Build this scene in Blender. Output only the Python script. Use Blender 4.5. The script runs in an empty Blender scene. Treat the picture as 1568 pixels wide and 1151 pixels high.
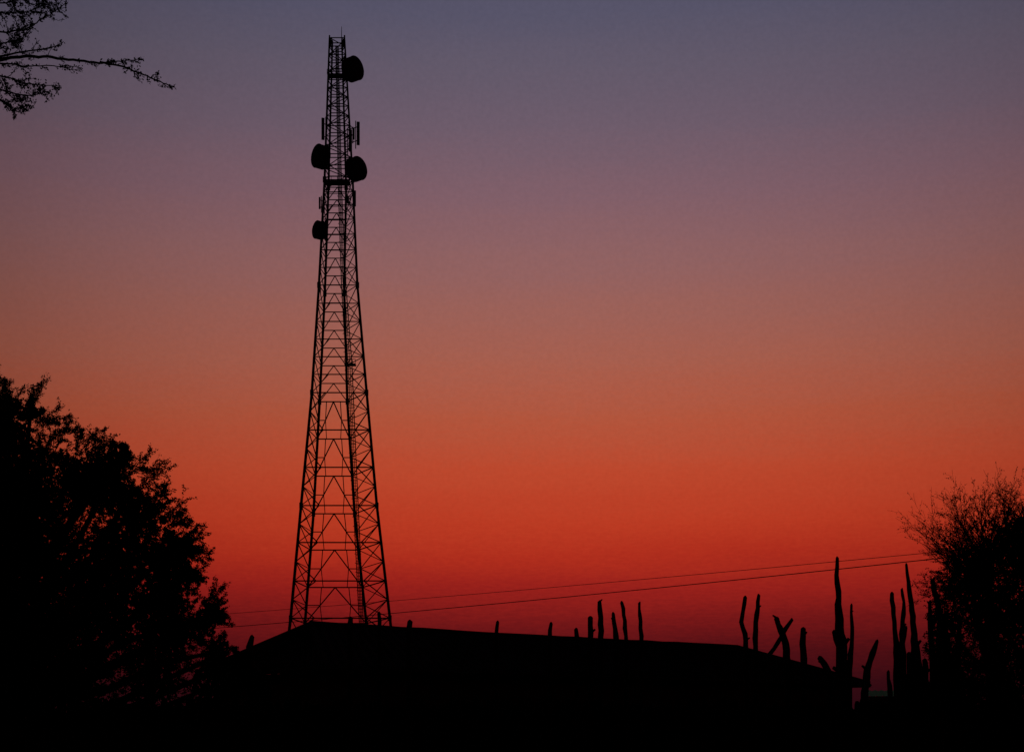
import bpy, math, random
from mathutils import Vector, Matrix
random.seed(11)
R = random.random
U = random.uniform
F, CX, HY, EYE = 2178.0, 784.0, 1110.0, 1.6     # survey scale used to lay the site out in metres

def W(px, py, d):
    return Vector(((px-CX)/F*d, d, EYE+(HY-py)/F*d))

scene = bpy.context.scene
scene.view_settings.view_transform = 'Standard'
scene.view_settings.look = 'None'
scene.view_settings.exposure = 0

# ---------------------------------------------------------------- materials
def mat(name, c1, c2, scale=5.0, bump=0.0, transl=0.0):
    m = bpy.data.materials.new(name); m.use_nodes = True
    nt = m.node_tree; nt.nodes.clear()
    out = nt.nodes.new('ShaderNodeOutputMaterial')
    b = nt.nodes.new('ShaderNodeBsdfPrincipled')
    b.inputs['Roughness'].default_value = 0.95
    b.inputs['Specular IOR Level'].default_value = 0.0
    tc = nt.nodes.new('ShaderNodeTexCoord')
    n = nt.nodes.new('ShaderNodeTexNoise'); n.inputs['Scale'].default_value = scale
    n.inputs['Detail'].default_value = 5
    r = nt.nodes.new('ShaderNodeValToRGB')
    r.color_ramp.elements[0].position = .35; r.color_ramp.elements[1].position = .68
    r.color_ramp.elements[0].color = (*c1, 1); r.color_ramp.elements[1].color = (*c2, 1)
    L = nt.links.new
    L(tc.outputs['Object'], n.inputs['Vector']); L(n.outputs['Fac'], r.inputs['Fac'])
    L(r.outputs['Color'], b.inputs['Base Color'])
    if bump:
        bp = nt.nodes.new('ShaderNodeBump'); bp.inputs['Strength'].default_value = bump
        L(n.outputs['Fac'], bp.inputs['Height']); L(bp.outputs['Normal'], b.inputs['Normal'])
    if transl:
        tr = nt.nodes.new('ShaderNodeBsdfTranslucent'); L(r.outputs['Color'], tr.inputs['Color'])
        mxs = nt.nodes.new('ShaderNodeMixShader'); mxs.inputs[0].default_value = transl
        L(b.outputs['BSDF'], mxs.inputs[1]); L(tr.outputs[0], mxs.inputs[2]); L(mxs.outputs[0], out.inputs['Surface'])
    else:
        L(b.outputs['BSDF'], out.inputs['Surface'])
    return m

M_leaf = mat('acacia_foliage', (.012, .02, .008), (.035, .05, .018), 2.5)
M_bark = mat('bark', (.02, .015, .011), (.045, .035, .026), 12, .4)
M_wood = mat('weathered_pole_wood', (.025, .02, .016), (.06, .05, .04), 14, .5)
M_steel = mat('tower_steel', (.03, .03, .032), (.05, .05, .052), 3)
M_ant = mat('antenna_radome', (.04, .04, .042), (.06, .06, .062), 2)
M_soil = mat('dry_soil', (.035, .025, .018), (.07, .05, .035), .6, .3)
M_roof = mat('rusted_corrugated_iron', (.03, .022, .018), (.055, .042, .035), 2)
M_plas = mat('mud_plaster', (.06, .045, .035), (.1, .08, .065), 3, .2)
M_dark = mat('window_glass_dark', (.01, .01, .012), (.02, .02, .022), 3)
M_green = mat('green_fibreglass_sheet', (.14, .75, .5), (.2, .85, .6), 2, 0, .8)
M_wire = mat('cable_rubber', (.015, .015, .015), (.03, .03, .03), 5)

# ---------------------------------------------------------------- mesh helpers
class MB:
    def __init__(s): s.v = []; s.f = []; s.m = []
    def tube(s, pts, rad, sides=6, mi=0, cap=True):
        n = len(pts); base = len(s.v)
        prev = None
        for i, p in enumerate(pts):
            t = (pts[min(i+1, n-1)]-pts[max(i-1, 0)])
            if t.length < 1e-9: t = Vector((0, 0, 1))
            t.normalize()
            if prev is None:
                a = Vector((1, 0, 0)) if abs(t.x) < .8 else Vector((0, 1, 0))
                u = t.cross(a).normalized()
            else:
                u = (prev - t*prev.dot(t))
                u = u.normalized() if u.length > 1e-6 else t.cross(Vector((.3, .5, .8))).normalized()
            prev = u
            w = t.cross(u)
            r = rad[i] if isinstance(rad, (list, tuple)) else rad
            for k in range(sides):
                an = 2*math.pi*k/sides
                s.v.append(p+u*(math.cos(an)*r)+w*(math.sin(an)*r))
        for i in range(n-1):
            for k in range(sides):
                a = base+i*sides+k; b = base+i*sides+(k+1) % sides
                s.f.append((a, b, b+sides, a+sides)); s.m.append(mi)
        if cap:
            s.f.append(tuple(base+k for k in reversed(range(sides)))); s.m.append(mi)
            s.f.append(tuple(base+(n-1)*sides+k for k in range(sides))); s.m.append(mi)
    def seg(s, a, b, r, sides=4, mi=0): s.tube([a, b], r, sides, mi)
    def box(s, c, sx, sy, sz, rot=0, mi=0):
        base = len(s.v); cr, sr = math.cos(rot), math.sin(rot)
        for dz in (-1, 1):
            for dx, dy in ((-1, -1), (1, -1), (1, 1), (-1, 1)):
                x, y = dx*sx/2, dy*sy/2
                s.v.append(Vector((c[0]+x*cr-y*sr, c[1]+x*sr+y*cr, c[2]+dz*sz/2)))
        for f in ((3, 2, 1, 0), (4, 5, 6, 7), (0, 1, 5, 4), (1, 2, 6, 5), (2, 3, 7, 6), (3, 0, 4, 7)):
            s.f.append(tuple(base+i for i in f)); s.m.append(mi)
    def leaf(s, p, size, mi=1, asp=.55):
        a = Vector((random.gauss(0, 1), random.gauss(0, 1), random.gauss(0, 1))).normalized()
        b = a.cross(Vector((random.gauss(0, 1), random.gauss(0, 1), random.gauss(0, 1)))).normalized()
        base = len(s.v)
        a = a*size*.5; b = b*size*asp*.5
        s.v += [p-a, p-b, p+a, p+b]
        s.f.append((base, base+1, base+2, base+3)); s.m.append(mi)
    def obj(s, name, mats, parent=None):
        me = bpy.data.meshes.new(name)
        me.from_pydata([tuple(v) for v in s.v], [], s.f)
        for m in mats: me.materials.append(m)
        if len(mats) > 1: me.polygons.foreach_set('material_index', s.m)
        me.update()
        o = bpy.data.objects.new(name, me); scene.collection.objects.link(o)
        if parent: o.parent = parent
        return o
def empty(name):
    e = bpy.data.objects.new(name, None); scene.collection.objects.link(e); return e
def rv(): return Vector((random.gauss(0, 1), random.gauss(0, 1), random.gauss(0, 1))).normalized()

# ---------------------------------------------------------------- ground
g = MB(); N = 60
for j in range(N+1):
    for i in range(N+1):
        u = (i/N*2-1); v = (j/N*2-1)
        x = math.copysign(abs(u)**3, u)*3000; y = math.copysign(abs(v)**3, v)*3000+20
        g.v.append(Vector((x, y, U(-.03, .03) if math.hypot(x, y) < 60 else 0)))
for j in range(N):
    for i in range(N):
        a = j*(N+1)+i; g.f.append((a, a+1, a+N+2, a+N+1)); g.m.append(0)
g.obj('ground', [M_soil])

# ---------------------------------------------------------------- lattice tower
D = 130.0
tw = empty('telecom_tower')
ctrl = [ # height, and where each of the four legs stands at that height
 (1137, 423, 619, 452, 575), (950, 445, 597, 467, 561), (780, 461, 577, 480, 543), (615, 477, 562, 489, 532),
 (440, 488.5, 547, 497.5, 527), (280, 497, 540, 503, 530), (62, 504.5, 527.5, 509, 523.5)]
def leg(k, py):
    for i in range(len(ctrl)-1):
        a, b = ctrl[i], ctrl[i+1]
        if a[0] >= py >= b[0] or i == len(ctrl)-2:
            t = (a[0]-py)/(a[0]-b[0]); v = [a[j]*(1-t)+b[j]*t for j in range(5)]; break
    z = EYE+(HY-py)/F*D
    w = (v[2]-v[1])/F*D
    d = D-w*.36 if k < 2 else D+w*.36
    return Vector(((v[1+k]-CX)/F*d, d, z))
st = MB()
ys = [1137, 1064, 1007, 950, 894, 836, 780, 722, 665, 608, 580, 553, 526, 499, 471, 443, 416, 389, 365, 342, 320, 300, 281,
      264, 247, 230, 214, 198, 183, 168, 154, 140, 127, 114, 101, 88, 75, 62]
for k in range(4):
    pts = [leg(k, y) for y in ys]
    st.tube(pts, [.15-.07*(i/len(ys)) for i in range(len(ys))], 6)
    for y in (950, 780, 608, 443, 281):      # bolted flange splices
        p = leg(k, y); st.tube([p-Vector((0, 0, .25)), p+Vector((0, 0, .25))], .18, 6)
    p = leg(k, 62); st.tube([p, p+Vector((0, 0, .22))], .07, 5)
A, B, C, Dd = 0, 1, 2, 3
for i in range(len(ys)-1):
    y0, y1 = ys[i], ys[i+1]          # lower, upper
    big = y0 > 609
    rb = .052 if big else .043
    P0 = [leg(k, y0) for k in range(4)]; P1 = [leg(k, y1) for k in range(4)]
    PM = [(P0[k]+P1[k])/2 for k in range(4)]
    for a, b in ((A, B), (C, Dd), (A, C), (B, Dd)):
        st.seg(P1[a], P1[b], rb*1.15)
    if big:
        for (a, b) in ((C, Dd),):
            ap = (P1[a]+P1[b])/2
            st.seg(ap, P0[a], rb*1.1); st.seg(ap, P0[b], rb*1.1)
            for q in (a, b):
                m = (ap+P0[q])/2
                st.seg(m, PM[q], rb*.9); st.seg(m, P1[q]+(ap-P1[q])*.5, rb*.8)
                st.seg(m, P0[q]+(P0[b if q == a else a]-P0[q])*.28, rb*.7)
        for q, o in ((A, B), (B, A)):
            ap = P1[q]+(P1[o]-P1[q])*.24
            st.seg(ap, PM[q], rb)
            st.seg(P0[q]+(P0[o]-P0[q])*.24, PM[q], rb)
        for a, b in ((A, C), (B, Dd)):
            st.seg(P0[a], PM[b], rb); st.seg(PM[b], P1[a], rb); st.seg(PM[a], PM[b], rb*.8)
            st.seg(P0[b], PM[a], rb*.9); st.seg(PM[a], P1[b], rb*.8)
    elif y0 > 285:
        ap = (P1[C]+P1[Dd])/2
        st.seg(ap, P0[C], rb); st.seg(ap, P0[Dd], rb)
        st.seg(PM[C], PM[Dd], rb*.8)
        if i % 2:
            st.seg(P0[A], P1[A]+(P1[B]-P1[A])*.3, rb); st.seg(P0[B], P1[B]+(P1[A]-P1[B])*.3, rb)
        for a, b in ((A, C), (B, Dd)):
            st.seg(P0[a], P1[b], rb); st.seg(P0[b], P1[a], rb)
    else:
        for a, b in ((A, B), (C, Dd)):
            if (i+(a == C)) % 2: st.seg(P0[a], P1[b], rb)
            else: st.seg(P0[b], P1[a], rb)
        for a, b in ((A, C), (B, Dd)):
            st.seg(P0[a], P1[b], rb)
st.obj('lattice_frame', [M_steel], tw)
# ladder + cable tray following the right-hand leg
ld = MB()
lp = [(1137, 562, 569), (950, 550, 556), (850, 545, 552), (700, 537, 545), (560, 530, 539), (440, 523, 530), (290, 518, 523), (120, 515, 519), (70, 514, 518)]
def lpos(py, s):
    for i in range(len(lp)-1):
        a, b = lp[i], lp[i+1]
        if a[0] >= py >= b[0]:
            t = (a[0]-py)/(a[0]-b[0]); x = (a[1]+(a[2]-a[1])*s)*(1-t)+(b[1]+(b[2]-b[1])*s)*t
            return W(x, py, D+.3)
for s, r in ((0, .045), (1, .045), (.35, .035), (.65, .03)):
    ld.tube([lpos(q[0], s) for q in lp], r, 5)
y = 1130
while y > 75:
    ld.seg(lpos(y, 0), lpos(y, 1), .025)
    y -= 4.6
y = 1100
while y > 300:
    a, b = lpos(y, 0), lpos(y, 1); c = (a+b)/2; r = (b-a).length*.75
    ld.tube([c+Vector((math.cos(t)*r, math.sin(t)*r-.25, 0)) for t in [math.pi*2*k/8 for k in range(9)]], .02, 3); y -= 14
ld.obj('ladder', [M_steel], tw)
# platforms
pf = MB()
for (x0, x1, y, th) in ((500, 537, 284, .22), (503, 529, 121, .14), (529, 546, 561, .1)):
    a = W(x0, y, D); b = W(x1, y, D)
    pf.box(((a.x+b.x)/2, D-.6, a.z), b.x-a.x, .75, th)
    for q in range(5):
        x = a.x+(b.x-a.x)*q/4
        pf.seg(Vector((x, D-1, a.z)), Vector((x, D-1, a.z+.42)), .022)
    pf.seg(Vector((a.x, D-1, a.z+.42)), Vector((b.x, D-1, a.z+.42)), .028)
pf.obj('platforms', [M_steel], tw)
# drum microwave dishes
def dish(name, px, py, dia_px, az, depth_px, mountx):
    m = MB(); c = W(px, py, D-.8); r = dia_px/F*D/2; dp = depth_px/F*D
    ax = Vector((math.cos(az), math.sin(az), 0))
    prof = [(-.60, .12), (-.58, .6), (-.53, .88), (-.49, .96), (-.44, 1), (.28, 1), (.36, 1.02), (.38, .97), (.46, .85), (.52, .6), (.55, .3), (.56, .02)]
    m.tube([c+ax*(a*dp) for a, _ in prof], [q*r for _, q in prof], 32)
    mp = W(mountx, py, D-.3)
    for dz in (-.45, .45):
        m.seg(c-ax*dp*.5+Vector((0, 0, dz*r)), mp+Vector((0, 0, dz*r)), .07)
    m.tube([mp-Vector((0, 0, r*1.1)), mp+Vector((0, 0, r*1.1))], .07, 6)
    m.obj(name, [M_ant], tw)
dish('microwave_dish_top', 540.5, 106, 35, math.radians(-36), 18, 527)
dish('microwave_dish_left', 490.5, 240, 35, math.radians(180+40), 16, 501)
dish('microwave_dish_right', 545.5, 259, 35, math.radians(-40), 16, 535)
dish('microwave_dish_lower', 489, 352.5, 27, math.radians(180+38), 14, 498)
# panel antennas
pn = MB()
def panel(px, y0, y1, w, mx, d=D-1, arms=2):
    a = W(px, y0, d); b = W(px, y1, d)
    wd = w/F*D
    pn.box((a.x, d, (a.z+b.z)/2), wd, wd*.7, a.z-b.z, rot=.3)
    off = wd*.95*(1 if mx > px else -1)
    pn.tube([Vector((a.x+off, d+.1, a.z+.15)), Vector((a.x+off, d+.1, b.z-.3))], .045, 5)
    for t in ([.2, .8] if arms == 2 else [.5]):
        z = b.z+(a.z-b.z)*t; q = W(mx, 0, D)
        pn.seg(Vector((a.x, d, z)), Vector((q.x, D-.3, z)), .045)
panel(494.5, 181, 214, 4.2, 501); panel(548.5, 187, 222, 4.2, 533); panel(536.5, 199, 232, 4.6, 530)
panel(542, 196, 214, 2, 533, D+1.5)
panel(489.5, 302, 320, 2.6, 498); panel(543.5, 292, 316, 2.8, 538); panel(495, 300, 320, 1.5, 500, D+1)
panel(488.5, 437, 443, 2.2, 491, D-1.3, 1); panel(547.5, 431, 437, 2.2, 546, D-1.3, 1)
panel(506, 60, 72, 1.8, 509); panel(526, 60, 72, 1.6, 523); panel(533, 300, 312, 3, 538, D-1)
pn.obj('panel_antennas', [M_ant], tw)
rod = MB()
rod.tube([W(523, 66, D), W(523, 56, D), W(523, 41, D)], [.05, .035, .022], 5)
rod.tube([W(508, 66, D), W(508, 57, D)], .03, 5)
rod.obj('lightning_rod', [M_steel], tw)

# ---------------------------------------------------------------- house with hipped corrugated roof
hs = empty('farm_house')
u = Vector((12.45, 10.6, 0)).normalized(); n = Vector((u.y, -u.x, 0))
RZ, EZ = 4.14, 2.98
L0 = Vector((-5.08, 35.8, RZ)); R0 = Vector((7.37, 46.4, RZ))
w = 3.0
e = lambda p, a, b: Vector((p.x, p.y, EZ))+u*a+n*b
LN, LF = e(L0, -1.6, w), e(L0, -1.6, -w)
RN, RF = e(R0, 3.0, w), e(R0, 3.0, -w)
rf = MB()
def slope(a0, a1, b0, b1, nseg, amp=.03):
    base = len(rf.v)
    for i in range(nseg+1):
        t = i/nseg; o = amp*math.sin(i*math.pi/2*1.0) + U(-.004, .004)
        pa = a0.lerp(a1, t); pb = b0.lerp(b1, t)
        rf.v.append(pa+Vector((0, 0, o))); rf.v.append(pb+Vector((0, 0, o*.6)))
    for i in range(nseg):
        k = base+2*i; rf.f.append((k, k+2, k+3, k+1)); rf.m.append(0)
slope(LN, RN, L0, R0, 260); slope(RF, LF, R0, L0, 260)
slope(RN, RF, R0, R0+Vector((.001, 0, 0)), 80); slope(LF, LN, L0, L0+Vector((.001, 0, 0)), 80)
rp = []
for i in range(24):
    t = i/23; rp.append(L0.lerp(R0, t)+Vector((0, 0, .03+U(-.01, .01)-.05*math.sin(t*math.pi)*.6)))
rf.tube(rp, .06, 6)
for a, b in ((L0, LN), (L0, LF), (R0, RN), (R0, RF)): rf.tube([a+Vector((0, 0, .03)), a.lerp(b, .5)+Vector((0, 0, .02)), b], .05, 6)
for a, b in ((LN, RN), (RN, RF), (RF, LF), (LF, LN)): rf.tube([a-Vector((0, 0, .08)), b-Vector((0, 0, .08))], .07, 4)
rf.obj('roof', [M_roof], hs)
ang = math.atan2(u.y, u.x)
wl = MB()
c = (L0+R0)/2+u*.7; ln = (R0-L0).length+4.6-1.0; dw = 2*w-1.0
wl.box((c.x, c.y, 1.43), ln, dw, 2.86, ang)
wl.obj('walls', [M_plas], hs)
wd = MB()
for t in (-.38, -.2, .2, .38):
    p = c+u*(ln*t)+n*(dw/2+.01)
    wd.box((p.x, p.y, 1.55), 1.1, .06, 1.0, ang)
wd.obj('windows', [M_dark], hs)
dr = MB(); p = c+n*(dw/2+.02); dr.box((p.x, p.y, 1.03), .95, .08, 2.05, ang); dr.obj('door', [M_wood], hs)

# small shed roofed with translucent green sheeting, beyond the fence
sh = empty('tin_shed')
s = MB(); a = W(1318, 1056.5, 72); b = W(1416, 1057, 72)
for i in range(41):
    x = a.x+(b.x-a.x)*i/40; o = .03*math.sin(i*math.pi/2)
    s.v += [Vector((x, 72, a.z+o)), Vector((x, 71.8, a.z-.30+o))]
    if i: k = 2*i; s.f.append((k-2, k, k+1, k-1)); s.m.append(0)
s.obj('sheet_roof', [M_green], sh)
s = MB(); s.box(((a.x+b.x)/2, 71.2, (a.z-.32)/2), b.x-a.x-.2, 1.3, a.z-.32); s.obj('shed_walls', [M_plas], sh)

# ---------------------------------------------------------------- palisade of crooked poles
fe = MB()
FD = 20.0
def pole(pts, d=FD, base=None, knots=2):
    P = []; Rr = []
    last = pts[-1]
    seq = list(reversed(pts))
    fx = base if base is not None else last[0]+U(-2, 2)
    b = W(fx, 0, d); P.append(Vector((b.x, d, -.1))); Rr.append(last[2]/F*d/2*1.1)
    full = []
    for i, (x, y, wpx) in enumerate(seq):
        full.append((x, y, wpx))
        if i < len(seq)-1:
            x2, y2, w2 = seq[i+1]; k = max(1, int(abs(y-y2)/9))
            for j in range(1, k):
                t = j/k; full.append((x+(x2-x)*t+U(-.9, .9), y+(y2-y)*t, (wpx+(w2-wpx)*t)*U(.84, 1.16)))
    for x, y, wpx in full:
        p = W(x, y, d); p.y += U(-.01, .01); P.append(p); Rr.append(wpx/F*d/2)
    t = full[-1]; p = W(t[0]+U(-1.5, 1.5), t[1]-2.5, d); P.append(p); Rr.append(t[2]/F*d/2*.35)
    fe.tube(P, Rr, 8)
    for _ in range(knots):
        i = random.randrange(2, max(3, len(P)-1)); q = P[min(i, len(P)-1)]
        dr = Vector((random.choice((-1, 1))*U(.6, 1), U(-.4, .4), U(.3, 1))).normalized()
        r = Rr[min(i, len(Rr)-1)]
        fe.tube([q, q+dr*r*2.0], [r*.6, r*.3], 5)
poles = [
 ([(386,974,7),(382,990,11),(384,1010,13)],0), ([(537,946,7),(536,956,9)],0), ([(580,938,5),(581,960,6)],0),
 ([(628,951,8),(626,965,9)],0),
 ([(762,952,5),(760,970,6)],0), ([(844,954,5),(842,975,7)],0), ([(882,963,6),(884,980,8)],0),
 ([(904,945,8),(904,980,8)],1), ([(918,921,6),(920,945,8),(920,985,8)],1), ([(939,939,5),(942,962,7),(944,985,9)],1),
 ([(952,922,5),(957,950,6),(959,985,7)],0), ([(979,923,4),(981,950,6),(982,985,6)],0),
 ([(1141,914,6),(1138,935,6),(1135,952,7),(1141,970,8),(1143,1000,9)],1),
 ([(1162,911,5),(1159,940,8),(1157,965,8),(1157,1000,8)],1),
 ([(1213,948,5),(1203,962,7),(1192,982,7),(1178,1002,7),(1170,1020,7)],0),
 ([(1189,946,8),(1196,965,11),(1203,985,11),(1206,1015,11)],1),
 ([(1230,962,8),(1229,985,10),(1231,1020,10)],1),
 ([(1255,1006,8),(1262,1016,10),(1270,1030,11)],1),
 ([(1282,854,5),(1281,880,7),(1284,905,9),(1284,935,12),(1285,960,14),(1289,990,17),(1291,1030,18),(1292,1060,18)],3),
 ([(1276,966,5),(1282,978,12),(1286,990,12)],0),
 ([(1304,926,4),(1305,960,6),(1304,990,7),(1300,1025,10)],1),
 ([(1343,981,5),(1336,1000,10),(1328,1025,11),(1324,1060,12)],1),
 ([(1366,908,6),(1368,940,7),(1371,975,8),(1374,1010,11),(1376,1060,14)],1),
 ([(1381,902,4),(1384,930,6),(1381,970,9),(1382,1020,12),(1384,1060,12)],1),
 ([(1388,864,4),(1391,890,6),(1396,925,8),(1400,970,10),(1403,1010,15),(1405,1060,20)],2),
 ([(1360,1028,5),(1363,1060,8)],0), ([(1392,1000,8),(1393,1060,12)],1), ([(1416,1010,8),(1418,1060,14)],1),
 ([(1388,960,4),(1383,985,6),(1384,1060,9)],1),
 ([(1424,921,6),(1425,950,9),(1427,990,10),(1432,1060,16)],1),
 ([(1428,888,7),(1434,915,9),(1442,950,10),(1449,980,14),(1450,1060,16)],2),
 ([(1438,940,5),(1437,1000,8),(1440,1060,12)],1),
 ([(1470,950,7),(1466,1000,10),(1465,1060,14)],1), ([(1520,930,7),(1524,1000,10),(1525,1060,14)],1),
]
for pts, k in poles: pole(pts, FD+U(-.25, .25), knots=k)
x = -9.5
while x < 10.5:
    for row in (0, 1):
        h = U(1.78, 2.0) if row == 0 else U(1.85, 2.02)
        xx = x+row*.045+U(-.008, .008); yy = FD+.45+row*.13
        r = U(.042, .056)
        fe.tube([Vector((xx, yy, -.1)), Vector((xx+U(-.02, .02), yy, h*.5)), Vector((xx+U(-.02, .02), yy, h-.05)), Vector((xx+U(-.02, .02), yy, h))],
                [r, r*U(.9, 1.1), r*.95, r*.5], 6)
    x += .085
for z in (.7, 1.55): fe.tube([Vector((-9.6+i*.67, FD+.33+U(-.01, .01), z+U(-.03, .03))) for i in range(31)], .035, 6)
fe.obj('wooden_palisade_fence', [M_wood])

# ---------------------------------------------------------------- trees
def twig(mb, p, d, length, r, depth, leafp, ls, seg=5, curl=.28, mi=1, spread=.85):
    pts = [p]; rr = [r]; step = length/seg
    for i in range(seg):
        d = (d+rv()*curl+Vector((0, 0, .03))).normalized()
        p = p+d*step; pts.append(p); rr.append(max(r*(1-(i+1)/seg*.75), .0012))
        if depth > 0 and R() < .75:
            twig(mb, p, (d+rv()*spread).normalized(), length*U(.25, .55), rr[-1]*.7, depth-1, leafp, ls, max(3, seg-1), curl, mi, spread)
        k = leafp
        while R() < k:
            for _ in range(2): mb.leaf(p+rv()*ls*U(.2, 1.1)-d*step*R(), ls*U(.6, 1.2), mi)
            k -= 1
    mb.tube(pts, rr, 3, 0, cap=False)

def crown(mb, blobs, d0, root, leaf=.035, core=.095, twigs=26, tl=.55, leafp=1.6, shell=1.0, dr=.8, depthn=2, cover=5, trunk_r=.16, rc=.72, maxtw=.3):
    for (px, py, rp) in blobs:
        r = rp/F*d0
        c = W(px, py, d0)+Vector((0, U(-dr, dr), 0))
        mid = root.lerp(c, .5)+rv()*.25
        mb.tube([root, root.lerp(mid, .5)+rv()*.06, mid, mid.lerp(c, .5)+rv()*.08, c], [trunk_r*.5, trunk_r*.4, trunk_r*.28, trunk_r*.2, .02], 6)
        nc = int(3.14*(r*rc)**2/(core*core*.28)*cover)
        for _ in range(nc):
            mb.leaf(c+rv()*r*rc*(R()**.45), core*U(.6, 1.2), 1)
        ns = int(3.14*r*r/(leaf*leaf*.28)*1.3*shell)
        for _ in range(ns):
            v = rv()
            lump = 1+.15*math.sin(v.x*7+px)+.12*math.sin(v.z*9+py)+.10*math.sin(v.x*19+v.z*23+px)
            mb.leaf(c+v*r*(.58+.34*R())*lump, leaf*U(.6, 1.3), 1)
        tk = int(twigs*max(.5, rp/50))
        for _ in range(tk):
            v = rv()
            twig(mb, c+v*r*U(.6, .88), (v+Vector((0, 0, .15))+rv()*.3).normalized(), min(r*tl, maxtw)*U(.4, 1.15), .006, depthn, leafp, leaf)

def trunk(mb, base, top, r):
    pts = [base-Vector((0, 0, .1)), base.lerp(top, .3)+Vector((U(-.1, .1), U(-.1, .1), 0)), base.lerp(top, .7)+Vector((U(-.1, .1), 0, 0)), top]
    mb.tube(pts, [r*1.4, r, r*.85, r*.7], 10)

# left acacia
t1 = MB(); d = 16.0
root = Vector((-6.3, d, 1.5)); trunk(t1, Vector((-6.5, d, 0)), root, .2)
bl = [(-90,700,90),(-5,682,70),(30,665,46),(60,735,72),(95,716,40),(120,735,48),(160,745,48),(150,718,26),(197,722,24),(212,716,14),(208,765,30),(60,850,110),(165,840,80),(225,835,42),
      (205,785,44),(240,800,24),(262,835,34),(284,842,20),(255,880,36),(286,880,18),(-80,850,120),(150,940,85),(225,915,50),(275,928,34),(302,940,24),(324,938,15),(50,970,100),(-60,980,110),
      (245,975,52),(288,968,30),(318,992,24),(345,1010,18),(365,1018,14),(150,1040,70),(250,1045,60),(320,1050,45),(380,1045,30),(55,640,15),(20,628,16),(20,1050,60),(0,770,80),(70,790,70)]
crown(t1, bl, d, root, leaf=.028, twigs=30, tl=.55, shell=.62, leafp=1.3, maxtw=.34)
# long leafy sprays that break the outline
for (x, y, deg, L_) in ((205,715,25,.30),(215,720,-5,.28),(225,775,20,.28),(250,800,30,.30),(285,822,15,.24),(295,845,-10,.2),(290,880,5,.22),(315,925,30,.24),
                        (325,935,10,.2),(320,948,-15,.2),(300,960,-30,.2),(330,995,20,.2),(355,1010,-10,.2),(120,685,60,.25),(165,700,70,.22),(80,680,70,.25),(40,625,50,.3),(15,620,80,.26),
                        (60,640,10,.26),(0,615,95,.25),(90,670,40,.2),(140,690,45,.2),(262,800,60,.2),(230,740,-20,.2)):
    for _ in range(5):
        an = math.radians(deg+U(-28, 28))
        twig(t1, W(x+U(-10, 6), y+U(-6, 10), d+U(-.3, .3)), Vector((math.cos(an), U(-.3, .3), math.sin(an))).normalized(), L_*U(.6, 1.15), .006, 2, 1.1, .026, 6, .22, 1, .7)
crown(t1, [(-60,760,100),(50,820,90),(150,880,70),(60,960,90)], d+1.6, root, twigs=10, shell=.4, cover=3)
t1.obj('acacia_tree', [M_bark, M_leaf])

# right thorn tree
t2 = MB(); d = 15.0
root = Vector((5.6, d, 1.2)); trunk(t2, Vector((5.7, d, 0)), root, .15)
bl = [(1590,840,80),(1545,845,55),(1508,862,46),(1478,882,34),(1458,905,22),(1560,950,95),(1495,940,55),(1468,950,32),(1478,1010,40),(1560,1060,95),(1480,1060,45)]
crown(t2, bl, d, root, leaf=.026, core=.07, twigs=34, tl=.6, leafp=.7, shell=.75, dr=.5, trunk_r=.12, cover=4, rc=.78)
def bare(n_, x0, x1, y0, y1, a0, a1, l0, l1, r, dp, lf):
    for _ in range(n_):
        a = W(U(x0, x1), U(y0, y1), d+U(-.5, .5)); an = math.radians(U(a0, a1))
        twig(t2, a, Vector((math.cos(an), U(-.35, .35), math.sin(an))).normalized(), U(l0, l1), r, dp, lf, .018, 6, .17, 1, .75)
bare(46, 1500, 1590, 800, 850, 60, 130, .28, .5, .0065, 2, .5)
bare(44, 1470, 1520, 825, 880, 100, 150, .32, .6, .0065, 2, .45)
bare(14, 1450, 1480, 850, 890, 125, 165, .35, .58, .006, 2, .3)
bare(30, 1440, 1470, 880, 960, 130, 205, .15, .3, .005, 2, .5)
t2.obj('thorn_tree', [M_bark, M_leaf])

# overhanging acacia near the viewer, trunk outside the frame to the left
t3 = MB(); d = 7.0
top = Vector((-4.6, d, 3.6)); trunk(t3, Vector((-4.9, d, 0)), top, .16)
def branch(pts, r0, r1, tw=10, tl=.1, leafp=1.0, lc=.5):
    P = [W(x, y, d) for x, y in pts]
    Q = []
    for i in range(len(P)-1):
        for j in range(5): Q.append(P[i].lerp(P[i+1], j/5)+rv()*.003)
    Q.append(P[-1]); n_ = len(Q)
    t3.tube(Q, [r0+(r1-r0)*i/(n_-1) for i in range(n_)], 6)
    for _ in range(tw):
        i = random.randrange(int(n_*.1), n_); q = Q[i]
        dd_ = (Q[min(i+1, n_-1)]-Q[max(i-1, 0)]).normalized()
        twig(t3, q, (dd_+rv()*.9).normalized(), tl*U(.4, 1.1), .0025, 1, leafp, .014, 4, .35)
    for q in Q:
        if R() < lc:
            for _ in range(3): t3.leaf(q+rv()*.011, .016*U(.6, 1.2), 1)
branch([(-560,300),(-300,180),(-120,110),(9,90)], .06, .010, 10, .2, .4)
branch([(9,90),(45,86),(80,88),(120,93),(160,97),(190,103),(215,112),(240,123),(265,134)], .0085, .0025, 22, .05, .4, .45)
branch([(150,96),(175,95),(195,93),(216,90)], .0035, .002, 8, .03, .5)
branch([(-60,105),(9,84),(50,78),(93,70)], .007, .002, 10, .07, .5)
branch([(-60,100),(9,97),(40,102),(75,100),(105,104)], .005, .002, 10, .07, .6)
branch([(-40,110),(9,118),(40,128),(80,131)], .005, .002, 16, .09, .9)
branch([(-40,120),(9,140),(45,147),(72,140)], .005, .002, 22, .08, 1.1)
branch([(-40,130),(5,155),(20,168),(45,162)], .005, .002, 22, .07, 1.2)
branch([(-60,40),(9,50),(40,45),(60,32),(80,20),(100,5)], .005, .002, 18, .08, .8)
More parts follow.
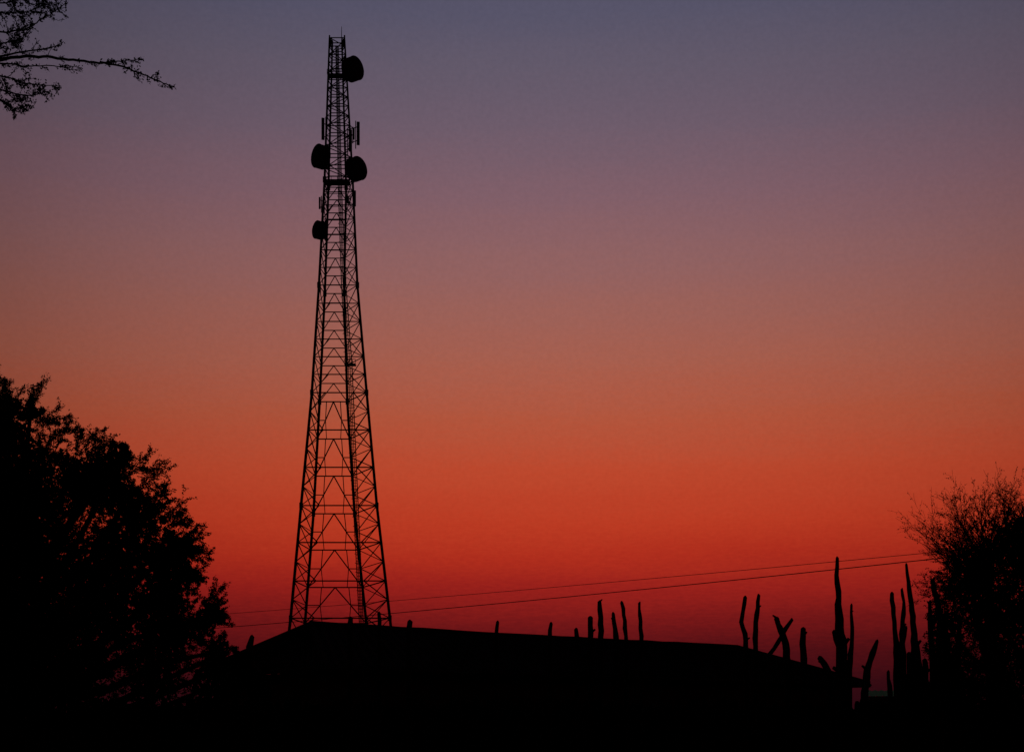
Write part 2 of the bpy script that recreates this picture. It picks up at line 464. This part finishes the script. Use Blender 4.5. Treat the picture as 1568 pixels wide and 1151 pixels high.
branch([(-60,10),(9,20),(45,18),(70,5)], .005, .002, 24, .09, 1.1)
branch([(-60,0),(9,5),(50,-4)], .005, .002, 18, .09, 1.2)
branch([(-60,70),(9,66),(35,58),(50,42)], .005, .002, 18, .07, 1.1)
for _ in range(14):
    v = Vector((U(-1, .0), U(-1, 1), U(.1, .8))).normalized(); L = U(1.2, 2.2)
    m_ = top+v*L; t3.tube([top, top+v*L*.5+rv()*.1, m_], [.07, .045, .02], 6)
    if abs(m_.x/m_.y) < .5: continue
    for _ in range(22): twig(t3, m_+rv()*.2, (v+rv()).normalized(), U(.2, .45), .006, 2, 1.5, .03)
t3.obj('acacia_tree', [M_bark, M_leaf])

# ---------------------------------------------------------------- utility poles and wires
def upole(px, d, h):
    m = MB(); b = W(px, 0, d)
    m.tube([Vector((b.x, d, -.1)), Vector((b.x, d, h*.5)), Vector((b.x, d, h+.25))], [.12, .1, .08], 10)
    m.box((b.x, d, h-.05), 1.2, .09, .1, rot=.9)
    for s_ in (-.45, .45): m.tube([Vector((b.x+s_*.6, d+s_*.78, h)), Vector((b.x+s_*.6, d+s_*.78, h+.14))], [.04, .025], 8)
    return m.obj('utility_pole', [M_wood])
upole(1515, 39, 6.35); upole(225, 66, 6.3)
wr = MB()
def wire(p, q, sag, r):
    pts = []
    for i in range(41):
        t = i/40; v = p.lerp(q, t); v.z -= sag*4*t*(1-t); pts.append(v)
    wr.tube(pts, r, 5)
wire(W(1515, 837, 39), W(225, 948, 66), .10, .009)
wire(W(1515, 846, 39.6), W(225, 969, 66.5), .14, .014)
wr.obj('power_lines', [M_wire])

# ---------------------------------------------------------------- sky
def lin(c): 
    c /= 255.0
    return c/12.92 if c <= .04045 else ((c+.055)/1.055)**2.4
wo = bpy.data.worlds.new('World'); scene.world = wo; wo.use_nodes = True
nt = wo.node_tree; nt.nodes.clear(); L = nt.links.new
def nd(t, **k):
    x = nt.nodes.new(t)
    for a, b in k.items(): setattr(x, a, b)
    return x
def mth(op, a, b=None, clamp=False):
    x = nd('ShaderNodeMath', operation=op); x.use_clamp = clamp
    for i, q in enumerate((a, b)):
        if q is None: continue
        if isinstance(q, (int, float)): x.inputs[i].default_value = q
        else: L(q, x.inputs[i])
    return x.outputs[0]
tc = nd('ShaderNodeTexCoord'); sp = nd('ShaderNodeSeparateXYZ'); L(tc.outputs['Generated'], sp.inputs[0])
X, Y, Z = sp.outputs
hyp = mth('SQRT', mth('ADD', mth('MULTIPLY', X, X), mth('MULTIPLY', Y, Y)))
t = mth('DIVIDE', Z, mth('MAXIMUM', hyp, .001))
mp = nd('ShaderNodeMapping'); mp.inputs['Scale'].default_value = (1.5, 1.5, 22); L(tc.outputs['Generated'], mp.inputs[0])
nz = nd('ShaderNodeTexNoise'); nz.inputs['Scale'].default_value = 2.2; nz.inputs['Detail'].default_value = 4; L(mp.outputs[0], nz.inputs['Vector'])
wob = mth('MULTIPLY', mth('SUBTRACT', nz.outputs['Fac'], .5), .016)
t = mth('ADD', t, wob)
# fine dusty streaks
mp2 = nd('ShaderNodeMapping'); mp2.inputs['Scale'].default_value = (90, 90, 420); L(tc.outputs['Generated'], mp2.inputs[0])
nz2 = nd('ShaderNodeTexNoise'); nz2.inputs['Scale'].default_value = 1.8; nz2.inputs['Detail'].default_value = 3; L(mp2.outputs[0], nz2.inputs['Vector'])
t = mth('ADD', t, mth('MULTIPLY', mth('SUBTRACT', nz2.outputs['Fac'], .5), .016))
TM = 1.5
fac = mth('DIVIDE', t, TM, clamp=True)
stops = [(1110,(34,8,16)),(1050,(52,10,19)),(1000,(78,13,20)),(950,(116,21,23)),(900,(152,31,26)),(850,(175,45,28)),(800,(186,58,34)),
 (720,(188,72,45)),(640,(178,85,60)),(560,(167,94,77)),(480,(156,97,88)),(400,(144,98,98)),(300,(128,95,105)),(200,(110,92,107)),(100,(98,89,106)),(15,(87,84,105))]
cr = nd('ShaderNodeValToRGB'); L(fac, cr.inputs[0]); el = cr.color_ramp.elements
pos = [((HY-y)/F/TM, c) for y, c in stops]+[(.55, (50, 52, 75)), (1.0, (20, 22, 38))]
while len(el) < len(pos): el.new(.5)
for i, (p_, c_) in enumerate(pos):
    el[i].position = p_; el[i].color = (lin(c_[0]), lin(c_[1]), lin(c_[2]), 1)
az = mth('DIVIDE', mth('ABSOLUTE', mth('SUBTRACT', mth('ARCTAN2', X, Y), .04)), math.pi)
ar = nd('ShaderNodeValToRGB'); L(az, ar.inputs[0]); ar.color_ramp.interpolation = 'B_SPLINE'
vals = [(0, 1.0), (.04, .98), (.08, .86), (.12, .66), (.25, .25), (.5, .04), (1, .02)]
el = ar.color_ramp.elements
while len(el) < len(vals): el.new(.5)
for i, (p_, v_) in enumerate(vals): el[i].position = p_; el[i].color = (v_, v_, v_, 1)
mx = nd('ShaderNodeMixRGB', blend_type='MULTIPLY'); mx.inputs[0].default_value = 1
L(cr.outputs[0], mx.inputs[1]); L(ar.outputs[0], mx.inputs[2])
bg = nd('ShaderNodeBackground'); L(mx.outputs[0], bg.inputs[0])
nz3 = nd('ShaderNodeTexNoise'); nz3.inputs['Scale'].default_value = 380; nz3.inputs['Detail'].default_value = 2; L(tc.outputs['Generated'], nz3.inputs['Vector'])
L(mth('ADD', 1.0, mth('MULTIPLY', mth('SUBTRACT', nz3.outputs['Fac'], .5), .14)), bg.inputs[1])
sky = nd('ShaderNodeTexSky', sky_type='NISHITA'); sky.sun_disc = False
sky.sun_elevation = math.radians(-3); sky.sun_rotation = math.radians(2)
bg2 = nd('ShaderNodeBackground'); L(sky.outputs[0], bg2.inputs[0]); bg2.inputs[1].default_value = .003
ad = nd('ShaderNodeAddShader'); L(bg.outputs[0], ad.inputs[0]); L(bg2.outputs[0], ad.inputs[1])
ow = nd('ShaderNodeOutputWorld'); L(ad.outputs[0], ow.inputs[0])

sun = bpy.data.lights.new('sun', 'SUN'); sun.energy = .01; sun.angle = math.radians(.5); sun.color = (1, .45, .25)
so = bpy.data.objects.new('sun', sun); scene.collection.objects.link(so)
so.rotation_euler = Vector((-math.sin(math.radians(2)), -math.cos(math.radians(2)), -math.tan(math.radians(1)))).to_track_quat('-Z', 'Y').to_euler()

# ---------------------------------------------------------------- camera
cam = bpy.data.cameras.new('camera'); co = bpy.data.objects.new('camera', cam); scene.collection.objects.link(co)
co.location = (0, 0, EYE); co.rotation_euler = (math.radians(90), 0, 0)
cam.lens = 50; cam.sensor_width = 36; cam.shift_y = (HY-575.5)/1568; cam.clip_end = 8000
scene.camera = co
